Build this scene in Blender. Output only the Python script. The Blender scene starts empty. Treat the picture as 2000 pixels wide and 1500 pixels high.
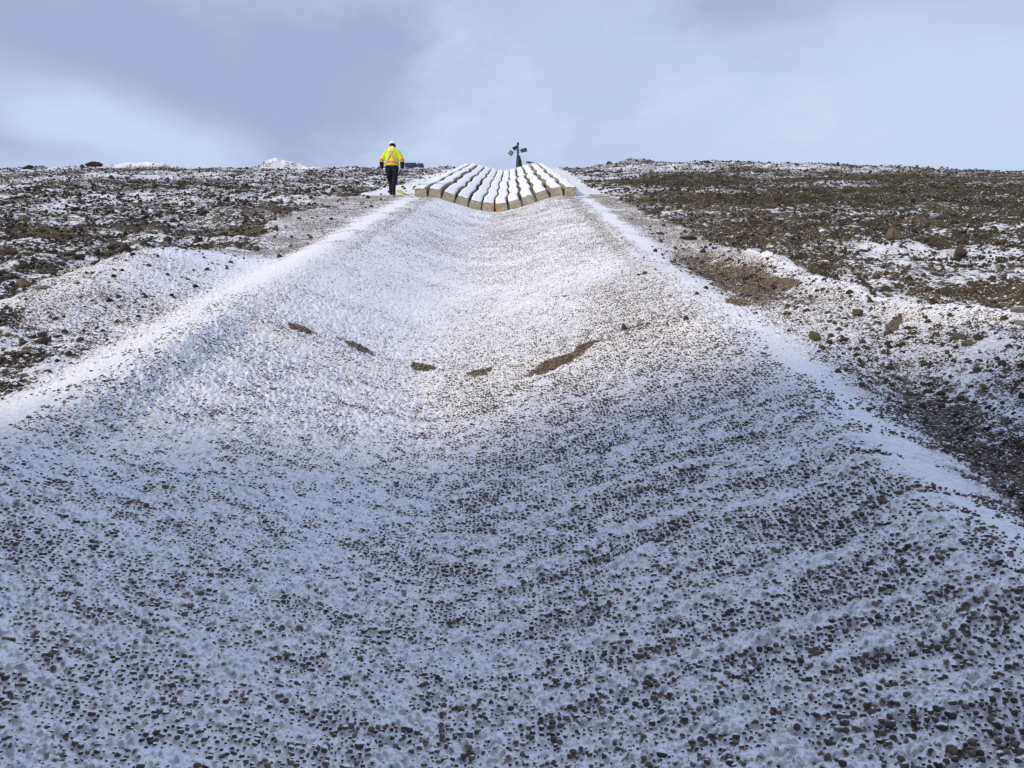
import bpy, math, random
import numpy as np
from mathutils import Vector, Matrix, Euler

# ------------------------------------------------------------------ camera, sky, sun, exposure
scene = bpy.context.scene
C = scene.collection
R = math.radians
cam_d = bpy.data.cameras.new('camera'); cam = bpy.data.objects.new('camera', cam_d); C.objects.link(cam)
cam_d.sensor_width = 36; cam_d.lens = 36 * 1570 / 2000
cam_d.clip_start = .05; cam_d.clip_end = 2000
cam.location = (0, 0, 0); cam.rotation_euler = (R(91.5), 0, 0)
scene.camera = cam
scene.view_settings.view_transform = 'Standard'; scene.view_settings.look = 'None'
scene.view_settings.exposure = 0.0; scene.view_settings.gamma = 1
scene.cycles.max_bounces = 5; scene.cycles.diffuse_bounces = 3
scene.cycles.use_denoising = False

SUN_EL, SUN_AZ = R(25), R(48)           # azimuth measured from straight behind the camera towards the left
SUN = Vector((-math.sin(SUN_AZ) * math.cos(SUN_EL), -math.cos(SUN_AZ) * math.cos(SUN_EL), math.sin(SUN_EL)))
sun_d = bpy.data.lights.new('sun', 'SUN'); sun_d.energy = 2.8; sun_d.angle = R(4); sun_d.color = (1, .87, .66)
sun = bpy.data.objects.new('sun', sun_d); C.objects.link(sun); sun.location = (-40, -40, 60)
sun.rotation_euler = SUN.to_track_quat('Z', 'Y').to_euler()


class N:
    """a small wrapper round a node tree"""
    def __init__(s, tree): s.t = tree; s.t.nodes.clear()
    def n(s, kind, **kw):
        nd = s.t.nodes.new(kind)
        for k, v in kw.items():
            if k.startswith('i_'):
                key = k[2:]; key = int(key) if key.isdigit() else key.replace('__', ' ')
                s.put(nd.inputs[key], v)
            else: setattr(nd, k, v)
        return nd
    def put(s, sock, v):
        if isinstance(v, bpy.types.NodeSocket): s.t.links.new(v, sock)
        elif isinstance(v, bpy.types.Node): s.t.links.new(v.outputs[0], sock)
        else:
            if hasattr(sock, 'default_value') and sock.type == 'RGBA' and len(v) == 3: v = (*v, 1)
            sock.default_value = v
    def m(s, op, a, b=0., c=0., clamp=False):
        nd = s.t.nodes.new('ShaderNodeMath'); nd.operation = op; nd.use_clamp = clamp
        s.put(nd.inputs[0], a); s.put(nd.inputs[1], b); s.put(nd.inputs[2], c); return nd.outputs[0]
    def v(s, op, a, b=(0, 0, 0)):
        nd = s.t.nodes.new('ShaderNodeVectorMath'); nd.operation = op
        s.put(nd.inputs[0], a)
        if op == 'SCALE': s.put(nd.inputs['Scale'], b)
        else: s.put(nd.inputs[1], b)
        return nd.outputs['Value'] if op in ('DOT_PRODUCT', 'LENGTH') else nd.outputs[0]
    def mix(s, f, a, b):
        nd = s.t.nodes.new('ShaderNodeMix'); nd.data_type = 'RGBA'
        s.put(nd.inputs[0], f); s.put(nd.inputs[6], a); s.put(nd.inputs[7], b); return nd.outputs[2]
    def noise(s, vec, scale, detail=3., rough=.55, dist=0.):
        nd = s.n('ShaderNodeTexNoise', i_Scale=scale, i_Detail=detail, i_Roughness=rough, i_Distortion=dist)
        s.put(nd.inputs['Vector'], vec); return nd.outputs['Fac']
    def step(s, x, lo, hi, a=0., b=1.):
        nd = s.n('ShaderNodeMapRange', interpolation_type='SMOOTHSTEP')
        s.put(nd.inputs[0], x); s.put(nd.inputs[1], lo); s.put(nd.inputs[2], hi); s.put(nd.inputs[3], a); s.put(nd.inputs[4], b)
        return nd.outputs[0]
    def attr(s, name, kind='GEOMETRY'):
        return s.n('ShaderNodeAttribute', attribute_name=name, attribute_type=kind).outputs['Fac']


def build_world():
    w = bpy.data.worlds.new('World'); scene.world = w; w.use_nodes = True
    g = N(w.node_tree)
    out = g.n('ShaderNodeOutputWorld')
    sky = g.n('ShaderNodeTexSky', sky_type='NISHITA', sun_disc=False, sun_elevation=SUN_EL,
              sun_rotation=math.atan2(SUN.x, SUN.y), air_density=1.0, dust_density=1.0, ozone_density=1.5)
    b1 = g.n('ShaderNodeBackground', i_Color=sky, i_Strength=.07)
    d = g.n('ShaderNodeTexCoord').outputs['Generated']
    sq = g.v('MULTIPLY', d, (1, 1, 2.2))                      # clouds lie in flattened banks
    warp = g.noise(sq, 2.2, 4, .6)
    sqw = g.v('ADD', sq, g.v('SCALE', g.v('SUBTRACT', g.n('ShaderNodeTexNoise', i_Vector=sq, i_Scale=2.6, i_Detail=4.).outputs['Color'], (.5, .5, .5)), .30))
    def blob(az, el, width):
        c = Vector((math.sin(R(az)) * math.cos(R(el)), math.cos(R(az)) * math.cos(R(el)), 2.2 * math.sin(R(el))))
        dist = g.v('LENGTH', g.v('SUBTRACT', sqw, tuple(c)))
        return g.step(dist, width, width * .15)
    grey = 0.
    for az, el, wd, k in BLOBS_GREY:
        grey = g.m('ADD', grey, g.m('MULTIPLY', blob(az, el, wd), k))
    pale = 0.
    for az, el, wd, k in BLOBS_PALE:
        pale = g.m('ADD', pale, g.m('MULTIPLY', blob(az, el, wd), k))
    soft = g.noise(sqw, 3.0, 6, .58)
    grey = g.m('ADD', grey, g.step(soft, .38, .66, -.28, .62), clamp=True)
    lilac = g.noise(sq, 1.7, 2, .5)
    base = g.mix(g.step(lilac, .35, .65), (.49, .645, .90), (.55, .63, .875))
    col = g.mix(g.m('MINIMUM', grey, .95), base, (.39, .455, .70))
    col = g.mix(g.m('MINIMUM', pale, .95), col, (.62, .76, .97))
    wisp = g.step(g.noise(sqw, 6.5, 6, .6), .46, .70, 0., .55)
    col = g.mix(g.m('MULTIPLY', wisp, g.m('SUBTRACT', 1., grey)), col, (.69, .77, .93))
    dx = g.n('ShaderNodeSeparateXYZ', i_0=d)
    heavy = g.m('MAXIMUM', g.step(dx.outputs[1], .55, -.2), g.step(dx.outputs[2], .55, .85))   # thicker cloud overhead and behind
    col = g.mix(heavy, col, (.54, .63, .91))
    b2 = g.n('ShaderNodeBackground', i_Color=col, i_Strength=1.0)
    mx = g.n('ShaderNodeMixShader', i_0=.92); g.put(mx.inputs[1], b1); g.put(mx.inputs[2], b2)
    g.put(out.inputs[0], mx)

BLOBS_GREY = [(-26, 20.5, .34, .75), (-17, 19, .26, .6), (-31.5, 15.6, .12, .6), (-6, 26, .3, .5), (18, 25, .24, .45), (4, 18, .16, .2)]
BLOBS_PALE = [(-30, 17.8, .14, .6), (-26, 16.2, .15, .6), (-20, 15.4, .13, .5), (26, 19, .36, .75), (-2, 19, .2, .35), (-32, 26, .12, .4)]
build_world()

# ------------------------------------------------------------------ numpy noise
def _h(ix, iy, seed):
    n = (ix.astype(np.int64) * 374761393 + iy.astype(np.int64) * 668265263 + seed * 1442695041) & 0xffffffff
    n = ((n ^ (n >> 13)) * 1274126177) & 0xffffffff
    n = ((n ^ (n >> 16)) * 2246822519) & 0xffffffff
    return ((n ^ (n >> 15)) & 0xffffff) / float(0x1000000)
def vnoise(x, y, seed=0):
    ix = np.floor(x); iy = np.floor(y); fx = x - ix; fy = y - iy
    fx = fx * fx * fx * (fx * (fx * 6 - 15) + 10); fy = fy * fy * fy * (fy * (fy * 6 - 15) + 10)
    a = _h(ix, iy, seed); b = _h(ix + 1, iy, seed); c = _h(ix, iy + 1, seed); d = _h(ix + 1, iy + 1, seed)
    return (a + (b - a) * fx) * (1 - fy) + (c + (d - c) * fx) * fy - .5
def fbm(x, y, seed=0, octv=4, gain=.5):
    s = 0; a = 1; tot = 0
    for i in range(octv):
        s = s + a * vnoise(x * 2 ** i + 17.3 * i, y * 2 ** i - 9.1 * i, seed + i * 7); tot += a; a *= gain
    return s / tot * 2
def sst(x, a, b):
    t = np.clip((x - a) / (b - a), 0, 1); return t * t * (3 - 2 * t)

# ------------------------------------------------------------------ the lie of the land (metres; y runs up the slope)
SLOPE, H0, CREST = .33, 1.9, 57.0
LRUB = np.array([(0, -3.9), (6.4, -3.75), (7.6, -4.0), (7.9, -4.75), (9.1, -5.72), (10.4, -6.0), (12.6, -6.5), (13.5, -6.1), (14.2, -4.6), (15.5, -4.7),
                 (18, -5.4), (20.6, -5.8), (23, -5.2), (25.5, -6.6), (28, -5.4), (31, -5.1), (38, -4.6), (57, -4.2)])
RRUB = np.array([(0, 9.), (6.5, 7.), (7.7, 5.1), (8.1, 4.55), (8.9, 4.15), (11, 4.1), (13.8, 3.75), (18, 3.6), (24, 3.3), (40, 3.2), (57, 3.2)])
RIDGE = np.array([(13.0, 3.9), (11, 3.95), (8.86, 3.98), (8.13, 4.41), (7.71, 4.95), (7.3, 6.0), (7.0, 8)])
VAL = np.array([(0, -.1), (3.8, -.25), (5.4, -.55), (8, -.85), (10, -.92), (13, -.88), (18, -.78), (27, -.58), (60, -.58)])
LC, RC = -3.0, 2.12
MAT_Z = np.array([(-3.5, 0), (-3.1, 0), (-2.66, -.0), (-2.2, -.13), (-1.75, -.27), (-1.3, -.41), (-.85, -.51), (-.3, -.51), (.15, -.40), (.6, -.25), (1.05, -.1), (1.5, .03), (1.95, .05), (2.4, .03)])
PATCHES = [(-2.32, 8.85, .19, .13, -.25), (-1.70, 8.9, .26, .12, -.42), (-1.0, 8.7, .15, .11, -.3), (-.33, 8.4, .15, .06, .1), (.40, 8.22, .27, .13, .35), (.80, 8.42, .13, .06, .4), (1.3, 8.68, .16, .03, .2),
           (3.55, 10.6, .16, .42, .2), (2.62, 9.35, .14, .22, -.3), (3.75, 7.9, .05, .30, -.6)]

def seg_d(x, y, pts):
    best = np.full(np.shape(x), 1e9)
    for (y0, x0), (y1, x1) in zip(pts[:-1], pts[1:]):
        dx, dy = x1 - x0, y1 - y0
        t = np.clip(((x - x0) * dx + (y - y0) * dy) / (dx * dx + dy * dy), 0, 1)
        best = np.minimum(best, np.hypot(x - x0 - t * dx, y - y0 - t * dy))
    return best

def zones(x, y):
    """distances into the left and right rubble (positive inside) and the channel coordinate"""
    wob = .35 * fbm(x * .9, y * .5, 31, 3) * np.clip(y / 10, .4, 2)
    dl = np.interp(y, LRUB[:, 0], LRUB[:, 1]) - x + wob
    dr = x - np.interp(y, RRUB[:, 0], RRUB[:, 1]) + wob * .6
    xv = np.interp(y, VAL[:, 0], VAL[:, 1])
    wb = .10 * fbm(y * .35, y * 0 + 3.3, 41, 3)
    lc, rc = LC + wb, RC + wb
    t = np.where(x < xv, (xv - x) / (xv - lc), (x - xv) / (rc - xv))
    return dl, dr, t

def land(x, y):
    """smooth ground height without stones"""
    x = np.asarray(x, float); y = np.asarray(y, float)
    z = SLOPE * np.maximum(y, 0) - H0
    yy = y + .4 * fbm(x * .3, y * 0 + 1.7, 5, 2)
    over = np.maximum(yy - CREST, 0)
    z = z - SLOPE * over - np.minimum(over * .02, 1.5)
    dl, dr, t = zones(x, y)
    # channel
    near = 1 - sst(y, 7.5, 10)
    soft = .018 - .013 * near
    ta = np.sqrt(t * t + soft) - soft
    w = np.clip(1 - ta, 0, 1); lin = .30 + .42 * near
    depth = .62 * (lin * w + (1 - lin) * w * w * (3 - 2 * w))
    matz = -np.interp(x, MAT_Z[:, 0], MAT_Z[:, 1])
    k = sst(y, 22, 27)
    depth = depth * (1 - k) + np.maximum(matz, -.06) * k
    z = z - depth * sst(y, -1, 2) * (1 - .9 * sst(y, 56, 59))
    # the slope breaks along a low step where the lower gravel begins
    inside = 1 - sst(t, .85, 1.0)
    ys = 8.32 - .2 * np.minimum(x + .9, 0) + .15 * fbm(x * .8, x * 0, 77, 2)
    z = z - .075 * sst(ys - y, -.1, .2) * inside
    # shoulders beside the channel
    z = z + .05 * np.exp(-((t - 1.06) / .16) ** 2) * sst(26 - y, 0, 2)
    outl = np.clip(-3.25 - x, 0, 3); outr = np.clip(x - 2.3, 0, 3)
    z = z - .09 * sst(outl, .1, .8) * (1 - sst(outl, 1.0, 2.2)) * (1 - sst(y, 12, 22))
    ditch = np.exp(-((x - 3.0 - .1 * (y - 4)) / .42) ** 2) * (1 - sst(y, 6.3, 7.6))
    z = z - .20 * ditch
    z = z - .16 * np.exp(-((x - 3.05) / .45) ** 2 - ((y - 12.2) / 2.0) ** 2)
    # snowy pile left of the channel, ridge and mounds on the right
    z = z + .40 * np.exp(-((x + 5.0) / .9) ** 2 - ((y - 11) / 2.0) ** 2)
    dR = seg_d(x, y, RIDGE)
    z = z + .15 * np.exp(-(dR / .34) ** 2) * (1 + .7 * fbm(x * 1.5, y * 1.5, 71, 2))
    z = z + .22 * np.exp(-((x - 4.3) / .6) ** 2 - ((y - 6.9) / .9) ** 2)
    z = z + .10 * np.exp(-((x - 3.3) / .5) ** 2 - ((y - 8.6) / .9) ** 2)
    # skyline heaps
    for hx, hy, sx, sy, hh in SKY_HEAPS:
        z = z + hh * np.exp(-((x - hx) / sx) ** 2 - ((y - hy) / sy) ** 2) * (1 + .5 * fbm(x * 1.6, y * 1.6, 61, 3))
    z = z + (.42 * sst(x, 6, 11) * (1 - sst(x, 14, 34)) - .32 * sst(x, 24, 40)) * sst(y, 36, 56)
    # unevenness: rubble rolls, gravel ripples gently along the contour
    rub = np.maximum(sst(dl, -.1, .5), sst(dr, -.1, .5)) * sst(y, 2, 4)
    z = z + rub * (.20 * fbm(x * .45, y * .45, 3, 3) + .10 * fbm(x * 1.8, y * 1.8, 9, 3))
    z = z + (1 - rub) * (.025 * fbm(x * 1.1, y * 1.1, 12, 3))
    return z
SKY_HEAPS = [(-26.0, 56.5, 2.4, 1.5, .42), (-30.0, 56.5, 1.2, 1.0, .15), (-16.6, 56.5, 1.25, 1.2, .62), (-14.2, 56.5, 1.4, 1.2, .22), (8.2, 56.3, 1.6, 1.4, .42), (27.5, 56.3, .9, 1, .12), (-8.2, 56.5, 1.3, 1, .10)]

def cover(x, y):
    """snow cover (0 bare .. 1 deep) and soil (0 gravel .. 1 dark earth) of the ground"""
    dl, dr, t = zones(x, y)
    rub = np.maximum(sst(dl, -.08, .25), sst(dr, -.08, .25))
    n1 = fbm(x * .7, y * .7, 101, 3); n2 = fbm(x * 2.3, y * 2.3, 111, 3); n3 = fbm(x * .22, y * .35, 121, 3)
    chan = t < 1
    right = chan & (x > np.interp(y, VAL[:, 0], VAL[:, 1]))
    s = np.full(x.shape, .80) + .10 * n2 + .08 * n1
    s = s + .09 * chan * sst(y, 7.5, 11)
    s = s - .05 * right * sst(y, 3, 8) * (1 - sst(y, 9, 14)) - .12 * np.where(x > 0, 1, .0) * sst(x, .6, 1.6) * chan * np.exp(-((y - 9.6) / 1.6) ** 2)
    s = s - .10 * sst(5.5 - y, 0, 2.5) * sst(x, -1, .5)
    # tan strip just inside the left shoulder, smooth snow on the shoulders
    s = s - .30 * np.exp(-((t - .93) / .05) ** 2) * np.where(x < -1, 1, .6) * sst(y, 4, 8)
    fz = 1 - .55 * sst(n2 + .4 * n1, -.1, .5) * sst(y, 9, 16)
    bl = fz * np.exp(-((x + 3.48 + .25 * n1) / .50) ** 2); br = fz * np.exp(-((x - 2.40 + .18 * n1) / .30) ** 2)
    s = np.maximum(s, .74 + .22 * np.maximum(bl, br) * (1 - sst(y, 24, 28)) - .0)
    s = np.where(np.maximum(bl, br) > .3, s, s)
    # gravel aprons outside the shoulders
    outl = sst(-3.7 - x, 0, .3); outr = sst(x - 2.6, 0, .25)
    s = s + .08 * outl * sst(y, 15, 20)
    s = s - outl * (1 - .5 * sst(y, 15, 20)) * (.03 + .34 * np.clip(n1 + n2 * .6 + .1, -1, 1)) - outr * (.02 + .25 * np.clip(n1 + .6 * n2 + .1, -1, 1))
    s = s + .30 * np.exp(-((x + 4.7) / .95) ** 2 - ((y - 11.6) / 2.0) ** 2)
    # dark hollows and ditch on the right
    s = s - .72 * np.exp(-((x - 3.08) / .50) ** 2 - ((y - 11.7) / 2.1) ** 2)
    s = s - .22 * np.exp(-((x - 2.95 - .12 * (y - 4)) / .45) ** 2) * (1 - sst(y, 6.6, 7.6))
    dR = seg_d(x, y, RIDGE)
    s = s + .38 * np.exp(-((dR) / .15) ** 2) * sst(n2 + n1, -.45, .1)
    soil = rub.copy()
    soil = np.maximum(soil, .75 * np.exp(-((x - 3.08) / .50) ** 2 - ((y - 11.7) / 2.1) ** 2))
    soil = np.maximum(soil, .22 * sst(x - 2.65, 0, .4) * (1 - sst(y, 6.8, 7.8)))
    # rubble: half snow in its hollows; broad bare banks and drifts
    fur = fbm(x * .22 + y * .10, y * .75 - x * .12, 141, 3)
    pr = .49 + .16 * n2 + .12 * n1 + .20 * n3 + .24 * fur
    pr = pr - .16 * sst(x, 4, 9) * sst(y, 14, 22) * (1 - sst(y, 42, 52)) + .03 * sst(y, 46, 56)
    pr = pr + .16 * np.exp(-((x - 5.0 - .25 * (y - 9)) / .7) ** 2) * sst(y, 7, 9) * (1 - sst(y, 16, 20))
    for bx, by, sx, sy, a in BANKS:
        e = a * np.exp(-((x - bx) / sx) ** 2 - ((y - by) / sy) ** 2); pr = pr + e
    s = s * (1 - rub) + pr * rub
    for px, py, rx, ry, rot in PATCHES:
        dx, dy = x - px, y - py; c, q = math.cos(rot), math.sin(rot)
        u, v = (dx * c + dy * q) / rx, (-dx * q + dy * c) / ry
        s = s - (.80 + .7 * vnoise(x * 9, y * 9, 131)) * sst(1.15 - np.hypot(u, v) + .5 * n2 + .5 * vnoise(x * 7, y * 7, 133), 0, .6)
    for hx, hy, sx, sy, hh in SKY_HEAPS[:4]:
        s = s + .5 * np.exp(-((x - hx) / sx) ** 2 - ((y - hy) / sy) ** 2)
    return s, np.clip(soil, 0, 1)
BANKS = [(11.5, 12.6, 2.0, 1.5, -.9), (7.6, 9.6, 1.4, .9, -.8), (14, 19, 3.0, 1.2, -.5), (9, 25, 3, 1.5, -.5), (6.5, 36, 3.5, 2, -.45), (-9.2, 15.6, 1.0, .35, -.9), (11.0, 17, 2.2, .5, .2), (-25, 35, 4, .8, .5), (12.5, 14.7, 2.0, .5, .28),
         (20, 30, 5, 1.0, -.4), (16, 24, 3, .7, -.4)]

CELL = .0265
def pebble_grid(ix, iy):
    """centre, radius and height of the pebble in a cell of the gravel"""
    px = (ix + .15 + .7 * _h(ix, iy, 1)) * CELL; py = (iy + .15 + .7 * _h(ix, iy, 2)) * CELL
    r = .0046 + .0100 * _h(ix, iy, 3) ** 2.0
    return px, py, r

def band(x, y):
    w = .12 * fbm(x * 1.1, y * .8, 433, 2)
    return fbm(x * 1.2, (y + w) * 9.5, 431, 2) * (1 - sst(y, 4.5, 7)) * (.4 + .6 * sst(x, -.8, .6))

def draped(x, y, z):
    """height of the snow laid over the pebbles"""
    ix = np.floor(x / CELL); iy = np.floor(y / CELL)
    acc = np.zeros_like(x)
    for ox in (-1, 0, 1):
        for oy in (-1, 0, 1):
            px, py, r = pebble_grid(ix + ox, iy + oy)
            d2 = ((x - px) ** 2 + (y - py) ** 2) / (r * 1.5) ** 2
            acc = np.maximum(acc, r * 2.0 * np.exp(-d2 * 1.1))
    dl, dr, t = zones(x, y)
    rub = np.maximum(sst(dl, -.1, .3), sst(dr, -.1, .3))
    amp = (1 - .9 * sst(y, 7, 16)) * (1 - rub * .6)
    sm = np.maximum(np.exp(-((x + 3.36) / .25) ** 2), np.exp(-((x - 2.36) / .22) ** 2)) * (1 - rub)
    amp = amp * (1 - (.35 + .5 * (1 - sst(y, 6, 9))) * sm)
    lum = .012 * band(x, y) + (.008 * fbm(x * 5, y * 12, 201, 2) + .012 * fbm(x * 17, y * 24, 207, 2)) * (1 - .9 * sst(y, 5, 11)) * (1 - .5 * sm)
    return z + acc * amp + lum

# ------------------------------------------------------------------ materials
def material(name):
    m = bpy.data.materials.new(name); m.use_nodes = True
    g = N(m.node_tree); out = g.n('ShaderNodeOutputMaterial'); b = g.n('ShaderNodeBsdfPrincipled')
    g.put(out.inputs[0], b); return m, g, b
def plain(name, col, rough=.7, spec=.3, vary=.25, scale=20., bump=.0):
    m, g, b = material(name)
    p = g.n('ShaderNodeTexCoord').outputs['Object']
    f = g.noise(p, scale, 4)
    lo = tuple(c * (1 - vary) for c in col); hi = tuple(min(1, c * (1 + vary)) for c in col)
    g.put(b.inputs['Base Color'], g.mix(g.step(f, .3, .7), lo, hi))
    b.inputs['Roughness'].default_value = rough; b.inputs['Specular IOR Level'].default_value = spec
    if bump:
        bp = g.n('ShaderNodeBump', i_Strength=bump, i_Distance=.02, i_Height=g.noise(p, scale * 2, 5)); g.put(b.inputs['Normal'], bp)
    return m
SNOW = (.86, .87, .885)

def ground_material():
    m, g, b = material('snowy gravel and earth')
    p = g.n('ShaderNodeNewGeometry').outputs['Position']
    sn, so = g.attr('snow'), g.attr('soil')
    vor = g.n('ShaderNodeTexVoronoi', i_Scale=26.); g.put(vor.inputs['Vector'], p)
    cell = g.n('ShaderNodeSeparateColor'); g.put(cell.inputs[0], vor.outputs['Color'])
    grav = g.mix(cell.outputs[0], (.14, .108, .072), (.34, .28, .20))
    grav = g.mix(g.step(vor.outputs['Distance'], .2, .75), grav, (.075, .06, .045))
    e1 = g.noise(p, 1.3, 5, .6); e2 = g.noise(p, 14, 4, .6)
    earth = g.mix(g.step(e1, .4, .62), (.044, .036, .023), (.108, .084, .039))
    earth = g.mix(g.step(e2, .45, .7), earth, (.040, .033, .027))
    base = g.mix(so, grav, earth)
    f1 = g.noise(p, 30, 3, .6); f2 = g.noise(p, 8.5, 4, .6); f3 = g.noise(p, 2.6, 3, .55)
    fine = g.m('ADD', g.m('MULTIPLY', g.m('SUBTRACT', f1, .5), .9), g.m('MULTIPLY', g.m('SUBTRACT', f2, .5), g.m('ADD', .5, g.m('MULTIPLY', so, 1.1))))
    fine = g.m('ADD', fine, g.m('MULTIPLY', g.m('SUBTRACT', f3, .5), g.m('ADD', .25, g.m('MULTIPLY', so, .4))))
    nz = g.n('ShaderNodeSeparateXYZ', i_0=g.n('ShaderNodeNewGeometry').outputs['Normal']).outputs[2]
    k = g.m('ADD', g.m('ADD', sn, fine), g.m('MULTIPLY', g.m('SUBTRACT', nz, .93), .5))
    mask = g.step(k, .44, .56)
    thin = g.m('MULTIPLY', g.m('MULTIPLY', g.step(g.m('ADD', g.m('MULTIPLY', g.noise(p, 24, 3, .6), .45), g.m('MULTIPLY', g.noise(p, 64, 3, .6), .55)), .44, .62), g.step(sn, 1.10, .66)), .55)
    # thinner snow on downhill faces, greyed to paint in the lumps' shaded undersides
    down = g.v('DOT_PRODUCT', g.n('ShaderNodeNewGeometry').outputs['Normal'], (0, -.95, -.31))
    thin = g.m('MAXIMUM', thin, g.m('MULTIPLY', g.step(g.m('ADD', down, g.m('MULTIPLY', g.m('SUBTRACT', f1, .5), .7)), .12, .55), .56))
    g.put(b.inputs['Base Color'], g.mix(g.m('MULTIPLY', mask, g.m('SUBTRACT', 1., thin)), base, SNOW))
    b.inputs['Roughness'].default_value = .8; b.inputs['Specular IOR Level'].default_value = .2
    hgt = g.m('ADD', g.m('MULTIPLY', mask, .5), g.m('ADD', g.m('MULTIPLY', f1, .7), f2))
    bp = g.n('ShaderNodeBump', i_Strength=.8, i_Distance=.025, i_Height=hgt); g.put(b.inputs['Normal'], bp)
    return m

def stone_material(name, dark, light, tint_kind, snow_lo, snow_hi, tilt=(.05, .42, .90), scale=30.):
    """bare stone with snow lying on the faces turned up and uphill"""
    m, g, b = material(name)
    geo = g.n('ShaderNodeNewGeometry')
    p = geo.outputs['Position']
    t = g.attr('tint', tint_kind) if tint_kind else g.n('ShaderNodeObjectInfo').outputs['Random']
    f = g.noise(p, scale, 4, .6)
    col = g.mix(t, dark, light)
    col = g.mix(g.step(f, .35, .75), col, g.mix(.5, col, (.02, .016, .012)))
    up = g.v('DOT_PRODUCT', geo.outputs['Normal'], tilt)
    up = g.m('ADD', up, g.m('MULTIPLY', g.m('SUBTRACT', g.noise(p, scale * 1.6, 3), .5), .5))
    if tint_kind: up = g.m('ADD', up, g.m('MULTIPLY', g.m('SUBTRACT', g.attr('dust', tint_kind), .5), .7))
    g.put(b.inputs['Base Color'], g.mix(g.step(up, snow_lo, snow_hi), col, SNOW))
    b.inputs['Roughness'].default_value = .75; b.inputs['Specular IOR Level'].default_value = .25
    bp = g.n('ShaderNodeBump', i_Strength=.4, i_Distance=.01, i_Height=f); g.put(b.inputs['Normal'], bp)
    return m

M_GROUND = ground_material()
M_PEBBLE = stone_material('snow dusted river gravel', (.050, .042, .036), (.25, .195, .14), 'INSTANCER', .54, .84, scale=60.)
M_CLOD = stone_material('clods of dark earth', (.026, .021, .014), (.090, .068, .034), 'INSTANCER', .64, .84, tilt=(-.05, .45, .88), scale=22.)
M_ROCK = stone_material('dark field rock', (.040, .033, .026), (.10, .078, .05), None, .84, 1.02, tilt=(0, .4, .92), scale=9.)
M_TANROCK = stone_material('tan field rock', (.11, .09, .06), (.15, .12, .08), None, .85, 1.02, tilt=(0, .4, .92), scale=9.)
M_GREYROCK = stone_material('grey field rock', (.15, .15, .14), (.22, .21, .2), None, .62, .80, tilt=(0, .3, .95), scale=9.)

# ------------------------------------------------------------------ mesh helpers
def mesh_np(name, verts, faces):
    me = bpy.data.meshes.new(name); n = faces.shape[1]
    me.vertices.add(len(verts)); me.vertices.foreach_set('co', verts.astype(np.float32).ravel())
    me.loops.add(faces.size); me.loops.foreach_set('vertex_index', faces.astype(np.int32).ravel())
    me.polygons.add(len(faces)); me.polygons.foreach_set('loop_start', np.arange(0, faces.size, n, dtype=np.int32))
    me.polygons.foreach_set('loop_total', np.full(len(faces), n, np.int32))
    me.polygons.foreach_set('use_smooth', np.ones(len(faces), bool))
    me.update(calc_edges=True); return me
def link(name, me, mat=None, parent=None):
    o = bpy.data.objects.new(name, me); C.objects.link(o)
    if mat: me.materials.clear(); me.materials.append(mat)
    if parent: o.parent = parent
    return o
def tag(o, label=None, cat=None, group=None, kind=None):
    for k, v in (('label', label), ('category', cat), ('group', group), ('kind', kind)):
        if v: o[k] = v
    return o
def empty(name, loc, rz=0.):
    o = bpy.data.objects.new(name, None); C.objects.link(o); o.location = loc; o.rotation_euler.z = rz; return o
def grid_faces(nr, nc):
    i = np.arange(nr - 1)[:, None] * nc + np.arange(nc - 1)[None, :]
    return np.stack([i, i + 1, i + nc + 1, i + nc], -1).reshape(-1, 4)
def mesh_py(name, verts, faces, smooth=False):
    me = bpy.data.meshes.new(name); me.from_pydata([tuple(v) for v in verts], [], faces); me.validate()
    if smooth: me.polygons.foreach_set('use_smooth', [True] * len(me.polygons))
    me.update(); return me

# ------------------------------------------------------------------ ground: one sheet, fine near the viewer, running far over the crest
def build_ground():
    ys = [1.7]
    while ys[-1] < 60:
        y = ys[-1]; ys.append(y + min(max(y * y / (2.25 * 804) * .95, .0035), .45))
    while ys[-1] < 420: ys.append(ys[-1] * 1.12)
    ys = np.array(ys)
    a = np.arange(0, .72, .00125); b = np.arange(a[-1] + .005, 1.9, .006); u = np.concatenate([a, b]); u = np.concatenate([-u[:0:-1], u])
    Y = np.repeat(ys[:, None], len(u), 1); X = u[None, :] * (Y + .6)
    x, y = X.ravel(), Y.ravel()
    z = draped(x, y, land(x, y))
    s, so = cover(x, y)
    # clods roughen the earth itself
    rough = so * (.035 * fbm(x * 6, y * 6, 301, 3) * (1 - .6 * sst(y, 15, 35)) + .05 * fbm(x * 2.5, y * 2.5, 311, 2))
    z = z + rough
    me = mesh_np('ground', np.stack([x, y, z], 1), grid_faces(len(ys), len(u)))
    for nm, arr in (('snow', s), ('soil', so)):
        at = me.attributes.new(nm, 'FLOAT', 'POINT'); at.data.foreach_set('value', arr.astype(np.float32))
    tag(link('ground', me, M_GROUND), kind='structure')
build_ground()

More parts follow.
